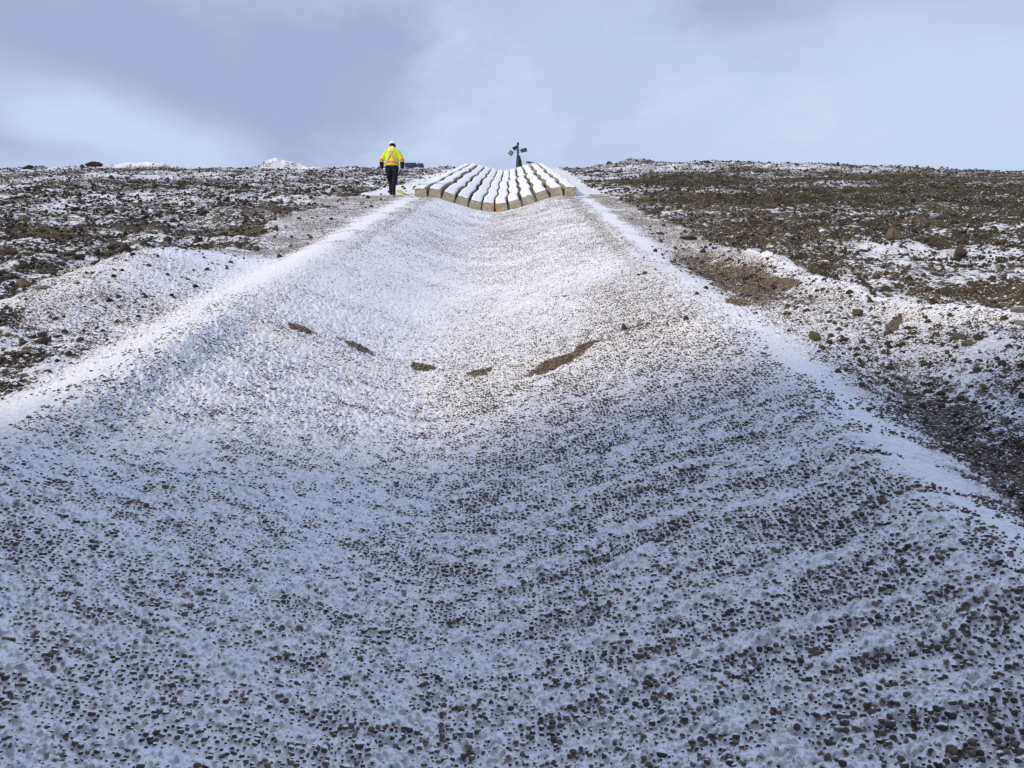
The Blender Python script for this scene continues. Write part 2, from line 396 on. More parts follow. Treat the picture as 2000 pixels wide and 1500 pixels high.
def build_back():
    """the flat below the slope, behind the viewer, and an added, unseen hill whose shade lies on the foreground"""
    xs = np.linspace(-90, 90, 181); ys = np.linspace(-90, 1.8, 93)
    X, Y = np.meshgrid(xs, ys); x, y = X.ravel(), Y.ravel()
    z = land(x, y) - .03 + .15 * fbm(x * .3, y * .3, 70, 3) * sst(1.2 - y, 0, 3)
    me = mesh_np('lower_ground', np.stack([x, y, z], 1), grid_faces(len(ys), len(xs)))
    def paint(me, n, a, b):
        for nm, v in (('snow', a), ('soil', b)):
            at = me.attributes.new(nm, 'FLOAT', 'POINT'); at.data.foreach_set('value', np.full(n, v, np.float32))
    paint(me, len(x), .8, .3)
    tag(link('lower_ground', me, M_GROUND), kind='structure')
    xs = np.linspace(-75, 12, 146); ys = np.linspace(-40, 1, 83)
    X, Y = np.meshgrid(xs, ys); x, y = X.ravel(), Y.ravel()
    top = np.interp(x, SHADE_MOUND_TOP[:, 0], SHADE_MOUND_TOP[:, 1]) + .5 * fbm(x * .35, x * 0, 88, 3)
    prof = np.minimum(1 - (y + 10) / 11.0, 1 - (-10 - y) / 28)
    z = -3.2 + (top + 3.2) * np.clip(prof, 0, 1) + .35 * fbm(x * .4, y * .4, 90, 3) * np.clip(prof * 4, 0, 1)
    me = mesh_np('shade_mound', np.stack([x, y, z], 1), grid_faces(len(ys), len(xs)))
    paint(me, len(x), .45, .9)
    tag(link('shade_mound', me, M_GROUND), kind='structure')
SHADE_MOUND_TOP = np.array([(-75, 2), (-30, 4), (-23, 6), (-20.5, 8.6), (-19, 11.4), (-17, 12.2), (-12, 12.5), (-6, 12), (0, 8), (8, -3.2)])  # unseen ridge line, shaped to set where the foreground shade ends
build_back()

# ------------------------------------------------------------------ loose stones: gravel and clods, instanced by geometry nodes
def scatter(name, pos, scale, rot, tint, dust, mat, subdiv, squash, lumps, label):
    n = len(pos)
    me = bpy.data.meshes.new(name); me.vertices.add(n); me.vertices.foreach_set('co', pos.astype(np.float32).ravel())
    for nm, arr, ty in (('size', scale, 'FLOAT'), ('tint', tint, 'FLOAT'), ('dust', dust, 'FLOAT')):
        at = me.attributes.new(nm, ty, 'POINT'); at.data.foreach_set('value', arr.astype(np.float32))
    at = me.attributes.new('turn', 'FLOAT_VECTOR', 'POINT'); at.data.foreach_set('vector', rot.astype(np.float32).ravel())
    me.update()
    o = link(name, me, mat)
    tr = bpy.data.node_groups.new(name, 'GeometryNodeTree')
    tr.interface.new_socket('Geometry', in_out='INPUT', socket_type='NodeSocketGeometry')
    tr.interface.new_socket('Geometry', in_out='OUTPUT', socket_type='NodeSocketGeometry')
    L = tr.links.new; nn = tr.nodes.new
    gi, go = nn('NodeGroupInput'), nn('NodeGroupOutput')
    join = nn('GeometryNodeJoinGeometry')
    for k in range(9):
        ico = nn('GeometryNodeMeshIcoSphere'); ico.inputs['Subdivisions'].default_value = subdiv; ico.inputs['Radius'].default_value = 1
        sp = nn('GeometryNodeSetPosition'); L(ico.outputs[0], sp.inputs['Geometry'])
        ps = nn('GeometryNodeInputPosition')
        ad = nn('ShaderNodeVectorMath'); ad.operation = 'ADD'; ad.inputs[1].default_value = (k * 5.3, k * 2.1, -k * 3.7); L(ps.outputs[0], ad.inputs[0])
        nz = nn('ShaderNodeTexNoise'); nz.inputs['Scale'].default_value = lumps[0]; nz.inputs['Detail'].default_value = 2; L(ad.outputs[0], nz.inputs['Vector'])
        sb = nn('ShaderNodeVectorMath'); sb.operation = 'SUBTRACT'; sb.inputs[1].default_value = (.5, .5, .5); L(nz.outputs['Color'], sb.inputs[0])
        sc = nn('ShaderNodeVectorMath'); sc.operation = 'SCALE'; sc.inputs['Scale'].default_value = lumps[1]; L(sb.outputs[0], sc.inputs[0])
        L(sc.outputs[0], sp.inputs['Offset'])
        tf = nn('GeometryNodeTransform'); tf.inputs['Scale'].default_value = (1.0 + .06 * (k % 4), 1.0 - .05 * (k % 3), squash + .06 * ((k * 2) % 3)); L(sp.outputs[0], tf.inputs[0])
        ss = nn('GeometryNodeSetShadeSmooth'); L(tf.outputs[0], ss.inputs[0])
        if lumps[2]: ss.inputs['Shade Smooth'].default_value = False
        sm = nn('GeometryNodeSetMaterial'); sm.inputs['Material'].default_value = mat; L(ss.outputs[0], sm.inputs[0])
        g2 = nn('GeometryNodeGeometryToInstance'); L(sm.outputs[0], g2.inputs[0]); L(g2.outputs[0], join.inputs[0])
    ip = nn('GeometryNodeInstanceOnPoints'); L(gi.outputs[0], ip.inputs['Points']); L(join.outputs[0], ip.inputs['Instance'])
    ip.inputs['Pick Instance'].default_value = True
    def named(nm, ty):
        a = nn('GeometryNodeInputNamedAttribute'); a.data_type = ty; a.inputs[0].default_value = nm
        return next(s for s in a.outputs if s.enabled and s.name == 'Attribute')
    rnd = nn('FunctionNodeRandomValue'); rnd.data_type = 'INT'
    ints = [s for s in rnd.inputs if s.type == 'INT' and s.enabled]; ints[0].default_value = 0; ints[1].default_value = 8
    L(next(s for s in rnd.outputs if s.type == 'INT'), ip.inputs['Instance Index'])
    e2r = nn('FunctionNodeEulerToRotation'); L(named('turn', 'FLOAT_VECTOR'), e2r.inputs[0]); L(e2r.outputs[0], ip.inputs['Rotation'])
    L(named('size', 'FLOAT'), ip.inputs['Scale'])
    L(ip.outputs[0], go.inputs[0])
    md = o.modifiers.new('stones', 'NODES'); md.node_group = tr
    tag(o, label, name.replace('_', ' ').split()[-1], kind='stuff')
    return o

def build_gravel():
    rng = np.random.default_rng(4)
    ix, iy = np.meshgrid(np.arange(int(-7.5 / CELL), int(6.5 / CELL)), np.arange(int(1.9 / CELL), int(28 / CELL)))
    ix, iy = ix.ravel().astype(float), iy.ravel().astype(float)
    px, py, r = pebble_grid(ix, iy)
    keep = np.abs(px) < .72 * (py + 1.2)
    ix, iy, px, py, r = ix[keep], iy[keep], px[keep], py[keep], r[keep]
    dl, dr, t = zones(px, py)
    rub = np.maximum(sst(dl, -.1, .2), sst(dr, -.1, .2))
    s, so = cover(px, py)
    xv = np.interp(py, VAL[:, 0], VAL[:, 1])
    # how far each pebble stands proud of the snow: clustered, in rows along the contour
    clus = (fbm(px * 3.0, py * 6.0, 401, 3) + .6 * fbm(px * 1.1, py * 4.0, 411, 2)) * (1.15 - .9 * sst(py, 4.5, 9)) + .25 * fbm(px * 1.2, py * .6, 421, 2)
    rowy = 1 - sst(py, 4.0, 7)
    e = .46 + .17 * clus - .30 * band(px, py) + .06 * (1 - sst(py, 6, 8)) + .55 * (_h(ix, iy, 5) - .5) + 1.1 * (.76 - s)
    e = e + (t < 1) * (-.13 + (.27 - .17 * sst(py, 7, 10)) * sst(px - xv, -.55, .45)) + .10 * rowy
    nb = fbm(px * 1.7, py * 1.7, 451, 3)
    sm = np.maximum(np.exp(-((px + 3.42 + .2 * nb) / .36) ** 2), np.exp(-((px - 2.38 + .2 * nb) / .24) ** 2)) * (1 - .5 * sst(nb, .0, .6))
    e = e - (.33 + .22 * (1 - sst(py, 6, 9))) * sm + .25 * np.exp(-((px - 1.35) / .5) ** 2 - ((py - 9.8) / 1.6) ** 2) - .25 * sst(py, 7.5, 13)
    bare = s < 0
    keep = (e > .12) & (_h(ix, iy, 6) > .6 * rub)
    ix, iy, px, py, r, e, so, bare = ix[keep], iy[keep], px[keep], py[keep], r[keep], e[keep], so[keep], bare[keep]
    big = _h(ix, iy, 8) > .985
    r = np.where(big, r * 1.3, r)
    z = land(px, py) + r * (-.72 + .38 * (1 - sst(py, 7, 12)) + 1.2 * np.clip(e, 0, .95)) + .004
    n = len(px)
    rot = np.stack([rng.uniform(-.5, .5, n), rng.uniform(-.5, .5, n), rng.uniform(0, 6.28, n)], 1)
    tint = np.clip(rng.beta(1.3, 2.2, n) * .95 + .35 * sst(py, 7, 10) + .25 * bare, 0, 1); dust = np.clip(rng.normal(.5, .26, n) - .5 * (e - .5) + .22 * sst(py, 9, 16) - .5 * bare, 0, 1)
    print('pebbles', n)
    near = py < 9
    for nm, k, sub, lab in (('river_gravel', near, 3, 'rounded brown grey gravel poking through thin snow in the lower channel'), ('upper_gravel', ~near, 2, 'fine tan gravel speckling the snow of the upper channel')):
        scatter(nm, np.stack([px, py, z], 1)[k], r[k] * 1.06, rot[k], tint[k], dust[k], M_PEBBLE, sub, .80, (1.1, .6, False), lab)
build_gravel()

def build_clods():
    rng = np.random.default_rng(9)
    P = []
    n = 420000
    # even in the picture's depth: many small near ones, fewer larger far ones
    v = rng.uniform(1 / 59.5, 1 / 4.2, n) ; y = 1 / v
    far = rng.uniform(24, 58.5, 90000); y = np.concatenate([y, far]); n = len(y)
    x = rng.uniform(-.74, .74, n) * (y + .5)
    dl, dr, t = zones(x, y)
    rub = np.maximum(sst(dl, -.06, .18), sst(dr, -.06, .18))
    s, so = cover(x, y)
    dens = fbm(x * 1.4, y * 1.4, 501, 3)
    edge = np.exp(-((x + 5.2) / 1.2) ** 2 - ((y - 8.6) / 1.3) ** 2) * .0
    apron = (.05 * sst(-3.75 - x, 0, .2) + .09 * sst(x - 2.7, 0, .2) * (1 - sst(y, 18, 24)) + .07 * sst(x - 2.6, 0, .2) * np.exp(-((y - 6.0) / 2.2) ** 2)) * (1 - rub) + .30 * np.exp(-((x - 3.08) / .50) ** 2 - ((y - 11.7) / 2.1) ** 2)
    p = (np.hypot((x + 7) / 1.2, (y - 57) / 2.5) > 1) * np.clip(rub * (.50 + .7 * dens + 1.1 * (.5 - s)) + apron, 0, 1) * (y < 58.2)
    keep = (s > -.2) & (rng.uniform(0, 1, n) < p * .62)
    x, y, rub, so = x[keep], y[keep], rub[keep], so[keep]; n = len(x)
    k = rng.beta(1.2, 5.5, n)
    r = (.011 + .0012 * y) * (.40 + 2.9 * k ** 1.25) * (1 - .36 * sst(y, 20, 50))
    r = np.minimum(r, .16)
    z = land(x, y) + r * rng.uniform(-.25, .35, n)
    rot = rng.uniform(0, 6.28, (n, 3))
    tint = np.clip(rng.beta(1.5, 2.2, n) + .25 * fbm(x * .5, y * .5, 521, 2) - .28 * (x < 0), 0, 1); dust = np.clip(rng.normal(.46, .30, n) + .05 * sst(y, 46, 56), 0, 1)
    print('clods', n)
    scatter('rubble_clods', np.stack([x, y, z], 1), r, rot, tint, dust, M_CLOD, 2, .74, (1.5, 1.15, True), 'dark brown clods of earth and rubble strewn over both snowy slopes')
build_clods()

# ------------------------------------------------------------------ objects
def zat(x, y): return float(land(np.array([float(x)]), np.array([float(y)]))[0])
F, PITCH = 1570., R(1.5)
def spot(px, py, it=12):
    """the point of the land seen along one direction from the viewer: used only to survey where things stand"""
    u, v = (px - 1000) / F, (750 - py) / F
    d = np.array([u, math.cos(PITCH) - v * math.sin(PITCH), math.sin(PITCH) + v * math.cos(PITCH)])
    t = np.concatenate([np.arange(1.5, 20, .02), np.arange(20, 60, .05)])
    z = land(t * d[0], t * d[1]); hit = np.nonzero(t * d[2] < z)[0]
    k = t[hit[0]] if len(hit) else 57.0
    return Vector((k * d[0], k * d[1], zat(k * d[0], k * d[1])))

def ico(sub):
    import bmesh
    bm = bmesh.new(); bmesh.ops.create_icosphere(bm, subdivisions=sub, radius=1)
    v = np.array([x.co[:] for x in bm.verts]); f = np.array([[q.index for q in p.verts] for p in bm.faces]); bm.free(); return v, f

def rock_mesh(name, seed, squash=.75, cuts=9, sub=4, point=0.):
    """an irregular boulder: a lumpy ball with broken flat faces"""
    rng = np.random.default_rng(seed); v, f = ico(sub)
    n = v.copy()
    lump = 1 + .22 * fbm(n[:, 0] * 1.3 + 5, n[:, 1] * 1.3 + n[:, 2] * 1.7, seed, 3) + .10 * fbm(n[:, 0] * 3 + n[:, 2] * 2.2, n[:, 1] * 3 - n[:, 2], seed + 3, 3)
    v = v * lump[:, None]
    for _ in range(cuts):
        d = rng.normal(size=3); d /= np.linalg.norm(d); c = rng.uniform(.5, .9)
        over = np.maximum(v @ d - c, 0); v = v - .88 * over[:, None] * d
    v[:, 2] *= squash
    if point: v[:, :2] *= (1 - point * np.clip(v[:, 2:3] / squash + .2, 0, 1))
    v *= (1 + .10 * fbm(n[:, 0] * 6 + n[:, 2] * 4, n[:, 1] * 6 - n[:, 2] * 5, seed + 9, 3))[:, None]
    v += .008 * rng.normal(size=v.shape)
    return mesh_np(name, v, f)

# ---- the block mat: twelve long rows of cast blocks strung side by side over the trough of the channel
def concrete(name, rust=0):
    m, g, b = material(name)
    p = g.n('ShaderNodeTexCoord').outputs['Object']; w = g.n('ShaderNodeNewGeometry').outputs['Position']
    f = g.noise(w, 9, 5, .6); f2 = g.noise(w, 60, 3, .6)
    col = g.mix(g.step(f, .35, .68), (.27, .245, .185), (.42, .385, .30))
    col = g.mix(g.step(f2, .55, .8), col, (.20, .18, .135))
    if rust:
        x = g.n('ShaderNodeSeparateXYZ', i_0=p).outputs[0]
        k = g.m('MULTIPLY', g.step(g.m('ADD', g.m('MULTIPLY', x, rust), g.m('MULTIPLY', g.m('SUBTRACT', g.noise(w, 14, 3), .5), .22)), .09, .19), .7)
        col = g.mix(k, col, (.50, .17, .035))
    g.put(b.inputs['Base Color'], col); b.inputs['Roughness'].default_value = .9; b.inputs['Specular IOR Level'].default_value = .15
    g.put(b.inputs['Normal'], g.n('ShaderNodeBump', i_Strength=.3, i_Distance=.01, i_Height=f2)); return m
def snow_material():
    m, g, b = material('fresh snow'); w = g.n('ShaderNodeNewGeometry').outputs['Position']
    f = g.noise(w, 12, 4, .6)
    g.put(b.inputs['Base Color'], g.mix(f, (.80, .81, .83), (.90, .905, .91))); b.inputs['Roughness'].default_value = .85
    b.inputs['Specular IOR Level'].default_value = .15
    g.put(b.inputs['Normal'], g.n('ShaderNodeBump', i_Strength=.4, i_Distance=.03, i_Height=f)); return m
M_CONC, M_RUST_A, M_RUST_B, M_SNOW = concrete('weathered concrete'), concrete('rusty concrete', 1), concrete('rust streaked concrete', -1), snow_material()

BL, BW, BT, BH = 2.4, .398, .350, .31
def block_mesh(seed):
    rng = random.Random(seed)
    def ring(w, y0, y1, z): return [(-w / 2, y0, z), (w / 2, y0, z), (w / 2, y1, z), (-w / 2, y1, z)]
    g = .012; t = .05
    v = ring(BW, g, BL - g, -.12) + ring(BW, g, BL - g, .06) + ring(BT + .02, g + .035, BL - g - .035, BH - .025) + ring(BT, g + .05, BL - g - .05, BH)
    v = [(x + rng.uniform(-.006, .006), y + rng.uniform(-.006, .006), z) for x, y, z in v]
    f = [(3, 2, 1, 0), (12, 13, 14, 15)]
    for k in (0, 4, 8):
        for i in range(4): j = (i + 1) % 4; f.append((k + i, k + j, k + 4 + j, k + 4 + i))
    return mesh_py('block', v, f)
def cap_mesh(seed):
    """a slab of snow with a wavering rim lying on the top of a block"""
    rng = random.Random(seed); nx, ny = 7, 30; v = []; f = []
    y0, y1 = rng.uniform(.02, .05), BL - rng.uniform(.02, .10)
    th = rng.uniform(.014, .028)
    wob = [[rng.uniform(-.012, .003) for _ in range(ny)] for _ in range(2)]
    for j in range(ny):
        for i in range(nx):
            a = -1 + 2 * i / (nx - 1); w = BT / 2 + .004 + wob[0 if a < 0 else 1][j]
            y = y0 + (y1 - y0) * j / (ny - 1) + (rng.uniform(-.02, .02) if j in (0, ny - 1) else 0)
            edge = max(abs(a) ** 6, .5 * (abs(j / (ny - 1) * 2 - 1)) ** 40)
            v.append((a * w, y, BH + .004 + th * (1 - .5 * edge) + rng.uniform(-.003, .003)))
    base = len(v); rim = [i for i in range(nx)] + [j * nx + nx - 1 for j in range(1, ny)] + [(ny - 1) * nx + i for i in range(nx - 2, -1, -1)] + [j * nx for j in range(ny - 2, 0, -1)]
    for k in rim: v.append((v[k][0] * .97, v[k][1], BH - .03))
    f = [tuple(int(q) for q in r) for r in grid_faces(ny, nx)]
    for a in range(len(rim)):
        b = (a + 1) % len(rim); f.append((rim[b], rim[a], base + a, base + b))
    return mesh_py('snow_cap', v, f, True)

ROW_SAYS = ['leftmost row of snow capped concrete blocks, its end nearest the worker', 'row of snow capped concrete blocks second from the left edge of the mat',
            'row of snow capped concrete blocks third from the left edge of the mat', 'row of snow capped concrete blocks fourth from the left edge of the mat',
            'row of concrete blocks just left of the left rust stained row', 'snow capped block row at the mat bottom, rust stain on its right end face',
            'snow capped block row at the mat bottom, rust stain on its left end face', 'row of concrete blocks just right of the right rust stained row',
            'row of snow capped concrete blocks fourth from the right edge of the mat', 'row of snow capped concrete blocks third from the right edge of the mat',
            'row of snow capped concrete blocks second from the right edge of the mat', 'rightmost row of snow capped concrete blocks, its end nearest the dark right slope']
MAT_X = [-3.13, -2.66, -2.2, -1.745, -1.285, -.83, -.345, .135, .6, 1.065, 1.535, 2.0]
def build_mat():
    blocks = [block_mesh(k) for k in range(4)]; caps = [cap_mesh(50 + k) for k in range(7)]
    for me in blocks: me.materials.append(M_CONC)
    for me in caps: me.materials.append(M_SNOW)
    rusty = [block_mesh(20), block_mesh(21)]; rusty[0].materials.append(M_RUST_A); rusty[1].materials.append(M_RUST_B)
    rng = random.Random(8)
    sway = [0.]
    for k in range(16): sway.append(.3 * sway[-1] + rng.uniform(-.07, .07))
    for i, x0 in enumerate(MAT_X):
        y0 = 27.25 + (.12 if i in (0, 1, 11) else 0) + rng.uniform(-.04, .04)
        root = tag(empty('concrete_block_row', (x0, y0, zat(x0, y0))), ROW_SAYS[i], 'concrete blocks', 'rows of the concrete block mat')
        wig = 0.
        for k in range(14):
            y = y0 + k * (BL - .01)
            wig = .6 * wig + rng.uniform(-.011, .011)
            x = x0 + wig * min(1, k / 3) + sway[k]
            if k: y = y_next
            za, zb = zat(x, y), zat(x, y + BL * .95)
            y_next = y + BL * math.cos(math.atan2(zb - za, BL * .95)) - .012
            roll = math.atan2(zat(x + .22, y + 1.2) - zat(x - .22, y + 1.2), .44)
            me = rusty[0] if (k == 0 and i == 5) else rusty[1] if (k == 0 and i == 6) else blocks[rng.randrange(4)]
            b = bpy.data.objects.new('block', me); C.objects.link(b); b.parent = root
            if me in rusty: b['label'] = 'block with an orange rust stain down one edge'
            b.location = Vector((x, y, za + rng.uniform(-.003, .004))) - root.location
            turn = math.atan2(sway[k + 1] - sway[k], BL) + R(rng.uniform(-.2, .2))
            b.rotation_euler = (Matrix.Rotation(-turn, 3, 'Z') @ Matrix.Rotation(math.atan2(zb - za, BL * .95), 3, 'X') @ Matrix.Rotation(-roll, 3, 'Y')).to_euler()
            c = bpy.data.objects.new('snow_cap', caps[rng.randrange(7)]); C.objects.link(c); c.parent = b
build_mat()

# ---- rocks
ROCK_M = {}
def build_rocks():
    kinds = {'round': [rock_mesh('rock', s, .85, 13) for s in (1, 2, 3)], 'angular': [rock_mesh('rock', s, .8, 14) for s in (11, 12, 13)],
             'flat': [rock_mesh('rock', s, .42, 8) for s in (21, 22)], 'pointed': [rock_mesh('rock', s, .95, 22, point=.5) for s in (31, 32)]}
    mats = {'d': M_ROCK, 't': M_TANROCK, 'g': M_GREYROCK}
    rng = random.Random(3)
    for px, py, w, kind, mk, label in ROCKS:
        p = spot(px, py); r = w * p.y / F * .5
        src = rng.choice(kinds[kind]); key = (src.name, mk)
        if key not in ROCK_M:
            me = src.copy(); me.materials.clear(); me.materials.append(mats[mk]); ROCK_M[key] = me
        o = bpy.data.objects.new('rock', ROCK_M[key]); C.objects.link(o)
        o.scale = (r * 1.08, r * rng.uniform(.8, 1.1), r * rng.uniform(.9, 1.1)); o.rotation_euler = (rng.uniform(-.2, .2), rng.uniform(-.2, .2), rng.uniform(0, 6.28) if kind != 'flat' else rng.uniform(-.4, .4))
        o.location = p + Vector((0, 0, r * {'round': .45, 'angular': .4, 'flat': .2, 'pointed': .5}[kind]))
        tag(o, label, 'rock', 'rocks lying about the slope')
ROCKS = [
 (48, 434, 22, 'round', 't', 'tan rounded boulder in the far left rubble, alone below the white drift'),
 (262, 455, 24, 'angular', 'd', 'black jagged rock leaning on a snow patch in the left rubble'),
 (328, 474, 20, 'angular', 'd', 'dark squarish block standing just above the left snow pile'),
 (245, 490, 22, 'pointed', 'd', 'dark pointed rock, right one of the pair above the left snow pile'),
 (217, 488, 20, 'pointed', 'd', 'dark pointed rock, left one of the pair above the left snow pile'),
 (135, 500, 28, 'flat', 'd', 'broad low dark rock with snow before it in left rubble'),
 (155, 508, 24, 'angular', 'd', 'dark angular rock at the rim of the left snow pile'),
 (85, 566, 36, 'flat', 'g', 'grey flat faced slab at the lower edge of the left rubble'),
 (48, 562, 32, 'angular', 't', 'brown block touching the grey slab at the lower left rubble'),
 (20, 546, 22, 'pointed', 'd', 'dark pointed rock near the left picture edge above the brown block'),
 (44, 525, 20, 'round', 'd', 'brown rounded stone in the left rubble above the brown block'),
 (190, 494, 15, 'angular', 'd', 'small dark rock left of the pair of pointed rocks'),
 (282, 478, 16, 'angular', 'd', 'small dark rock between the squarish block and the pointed pair'),
 (185, 326, 30, 'flat', 'd', 'dark humped boulder on the left skyline beside the snowy heap'),
 (55, 329, 20, 'flat', 'd', 'dark low boulder at the far left of the skyline'),
 (162, 328, 10, 'round', 'd', 'small dark stone on the skyline next to the humped boulder'),
 (536, 415, 24, 'round', 't', 'large brown boulder at the right edge of the left rubble'),
 (538, 450, 17, 'pointed', 'd', 'dark pointed rock below the large brown boulder beside gravel'),
 (500, 490, 17, 'angular', 'd', 'reddish dark rock at the right end of the left snow pile'),
 (466, 482, 15, 'angular', 'd', 'dark rock on the rim of rubble left of the reddish rock'),
 (213, 590, 16, 'angular', 'd', 'dark rock lying on the left snow pile, biggest of three'),
 (232, 582, 12, 'angular', 'd', 'dark stone touching the biggest rock on the left snow pile'),
 (297, 581, 11, 'flat', 'd', 'small dark stone on the left snow pile toward the channel'),
 (85, 672, 24, 'round', 'd', 'largest dark stone of the cluster in snow beside the left shoulder'),
 (82, 660, 20, 'angular', 'd', 'dark stone right behind the largest of the left shoulder cluster'),
 (112, 660, 18, 'flat', 'd', 'dark flat stone of the cluster, beside the largest on its right'),
 (157, 669, 19, 'round', 'd', 'rounded dark stone nearest the left snow shoulder'),
 (128, 652, 16, 'angular', 'd', 'small dark stone up the slope from the left shoulder cluster'),
 (62, 645, 15, 'flat', 'd', 'flat dark stone at the upper left of the left shoulder cluster'),
 (45, 692, 20, 'flat', 't', 'brown flat stone alone in snow below the left shoulder cluster'),
 (12, 604, 16, 'angular', 'd', 'dark stone at the left picture edge below the grey slab'),
 (1219, 645, 20, 'pointed', 'd', 'black wedge shaped rock on the right end of the gravel step'),
 (1340, 626, 14, 'pointed', 'd', 'black pointed stone on snow right of the wedge shaped rock'),
 (1259, 536, 10, 'round', 'd', 'black round stone on the inner right bank, right one of a pair'),
 (1247, 539, 7, 'round', 'd', 'black small stone on the inner right bank, left one of a pair'),
 (1309, 579, 9, 'flat', 'd', 'black flat stone on the right snow shoulder below the pair'),
 (1104, 579, 8, 'flat', 'd', 'small dark stone midway up the channel, right one of two'),
 (1085, 580, 7, 'flat', 'd', 'small dark stone midway up the channel, left one of two'),
 (1252, 411, 15, 'flat', 'd', 'reddish brown stone in the snow right of the block mat'),
 (1674, 618, 22, 'round', 'd', 'round brown boulder on white gravel just below the right snow ridge'),
 (1650, 626, 12, 'angular', 'd', 'small dark stone left of the round brown boulder'),
 (1589, 664, 28, 'round', 't', 'big tan brown boulder on the white gravel of the right mound'),
 (1645, 668, 24, 'flat', 'd', 'dark flat boulder right of the big tan brown boulder'),
 (1606, 682, 17, 'angular', 'd', 'dark angular stone below the big tan brown boulder'),
 (1685, 671, 15, 'pointed', 'd', 'dark pointed stone right of the dark flat boulder'),
 (1695, 685, 14, 'angular', 'd', 'dark stone below the pointed stone on the right mound'),
 (1738, 682, 17, 'angular', 'd', 'dark stone on the bare streak down the right mound'),
 (1776, 662, 20, 'flat', 'd', 'low dark stone at the top of the bare streak'),
 (1872, 666, 26, 'round', 't', 'tan boulder, left one of three clustered on the right knoll'),
 (1908, 664, 20, 'pointed', 'd', 'dark triangular boulder, right one of three clustered on the knoll'),
 (1893, 676, 30, 'flat', 't', 'broad low boulder, front one of three clustered on the knoll'),
 (1868, 681, 12, 'angular', 'd', 'small dark stone under the tan boulder of the knoll'),
 (1892, 715, 17, 'round', 'd', 'rounded dark stone, left one of three below the knoll'),
 (1913, 711, 14, 'round', 'd', 'rounded dark stone, upper right one of three below the knoll'),
 (1908, 731, 22, 'round', 'd', 'rounded brown stone, largest and lowest of three below the knoll'),
 (1840, 775, 22, 'angular', 'd', 'dark angular rock low on the right mound near the ditch'),
 (1846, 787, 16, 'angular', 'd', 'dark rock directly below the angular rock near the ditch'),
 (1930, 745, 16, 'flat', 'd', 'dark stone on the knoll front toward the right picture edge'),
 (1985, 748, 15, 'flat', 'd', 'dark stone at the right picture edge on the knoll front'),
 (1920, 762, 17, 'round', 't', 'tan stone low on the knoll front'),
 (1744, 470, 40, 'pointed', 't', 'large tan pyramid shaped boulder standing in the right rubble'),
 (1876, 502, 34, 'pointed', 'd', 'large black jagged boulder in the bare earth on the right slope'),
 (1990, 612, 26, 'round', 'g', 'pale grey boulder at the right picture edge, upper one of two'),
 (1994, 636, 24, 'round', 'g', 'pale grey boulder at the right picture edge, lower one of two'),
 (1345, 468, 30, 'flat', 'd', 'long dark lump overhanging the gravel bank on the right'),
 (1190, 314, 12, 'angular', 'd', 'dark stone on the skyline at the left foot of the right heap'),
 (1380, 318, 16, 'flat', 'd', 'dark low stone on the skyline right of the right heap'),
 (516, 314, 9, 'pointed', 'd', 'dark stone on top of the tall snowy heap on the left skyline'),
]
build_rocks()

# ---- the worker
def loft(rings, seg=20):
    """rings of (centre, rx, ry[, axis tilt]) joined into a closed tube"""
    v, f = [], []
    P = [Vector(r[0]) for r in rings]
    for i, r in enumerate(rings):
        d = (P[min(i + 1, len(P) - 1)] - P[max(i - 1, 0)]).normalized()
        ax = Vector((1, 0, 0)); ax = (ax - d * ax.dot(d))
        if ax.length < .2: ax = Vector((0, 1, 0)); ax = ax - d * ax.dot(d)
        ax.normalize(); ay = d.cross(ax)
        for k in range(seg):
            a = 2 * math.pi * k / seg; v.append(P[i] + ax * math.cos(a) * r[1] + ay * math.sin(a) * r[2])
    n = len(rings)
    for i in range(n - 1):
        for k in range(seg):
            j = (k + 1) % seg; f.append((i * seg + k, i * seg + j, (i + 1) * seg + j, (i + 1) * seg + k))
    f.append(tuple(range(seg - 1, -1, -1))); f.append(tuple((n - 1) * seg + k for k in range(seg)))
    return v, f
def merge(parts):
    v, f = [], []
    for a, b in parts:
        o = len(v); v += a; f += [tuple(i + o for i in q) for q in b]
    return v, f
def fused(name, parts, mat, parent, vox=.012, smooth=6):
    o = link(name, mesh_py(name, *merge(parts), True), mat, parent)
    m = o.modifiers.new('fuse', 'REMESH'); m.mode = 'VOXEL'; m.voxel_size = vox; m.use_smooth_shade = True
    s = o.modifiers.new('soften', 'SMOOTH'); s.iterations = smooth; s.factor = .5
    return o
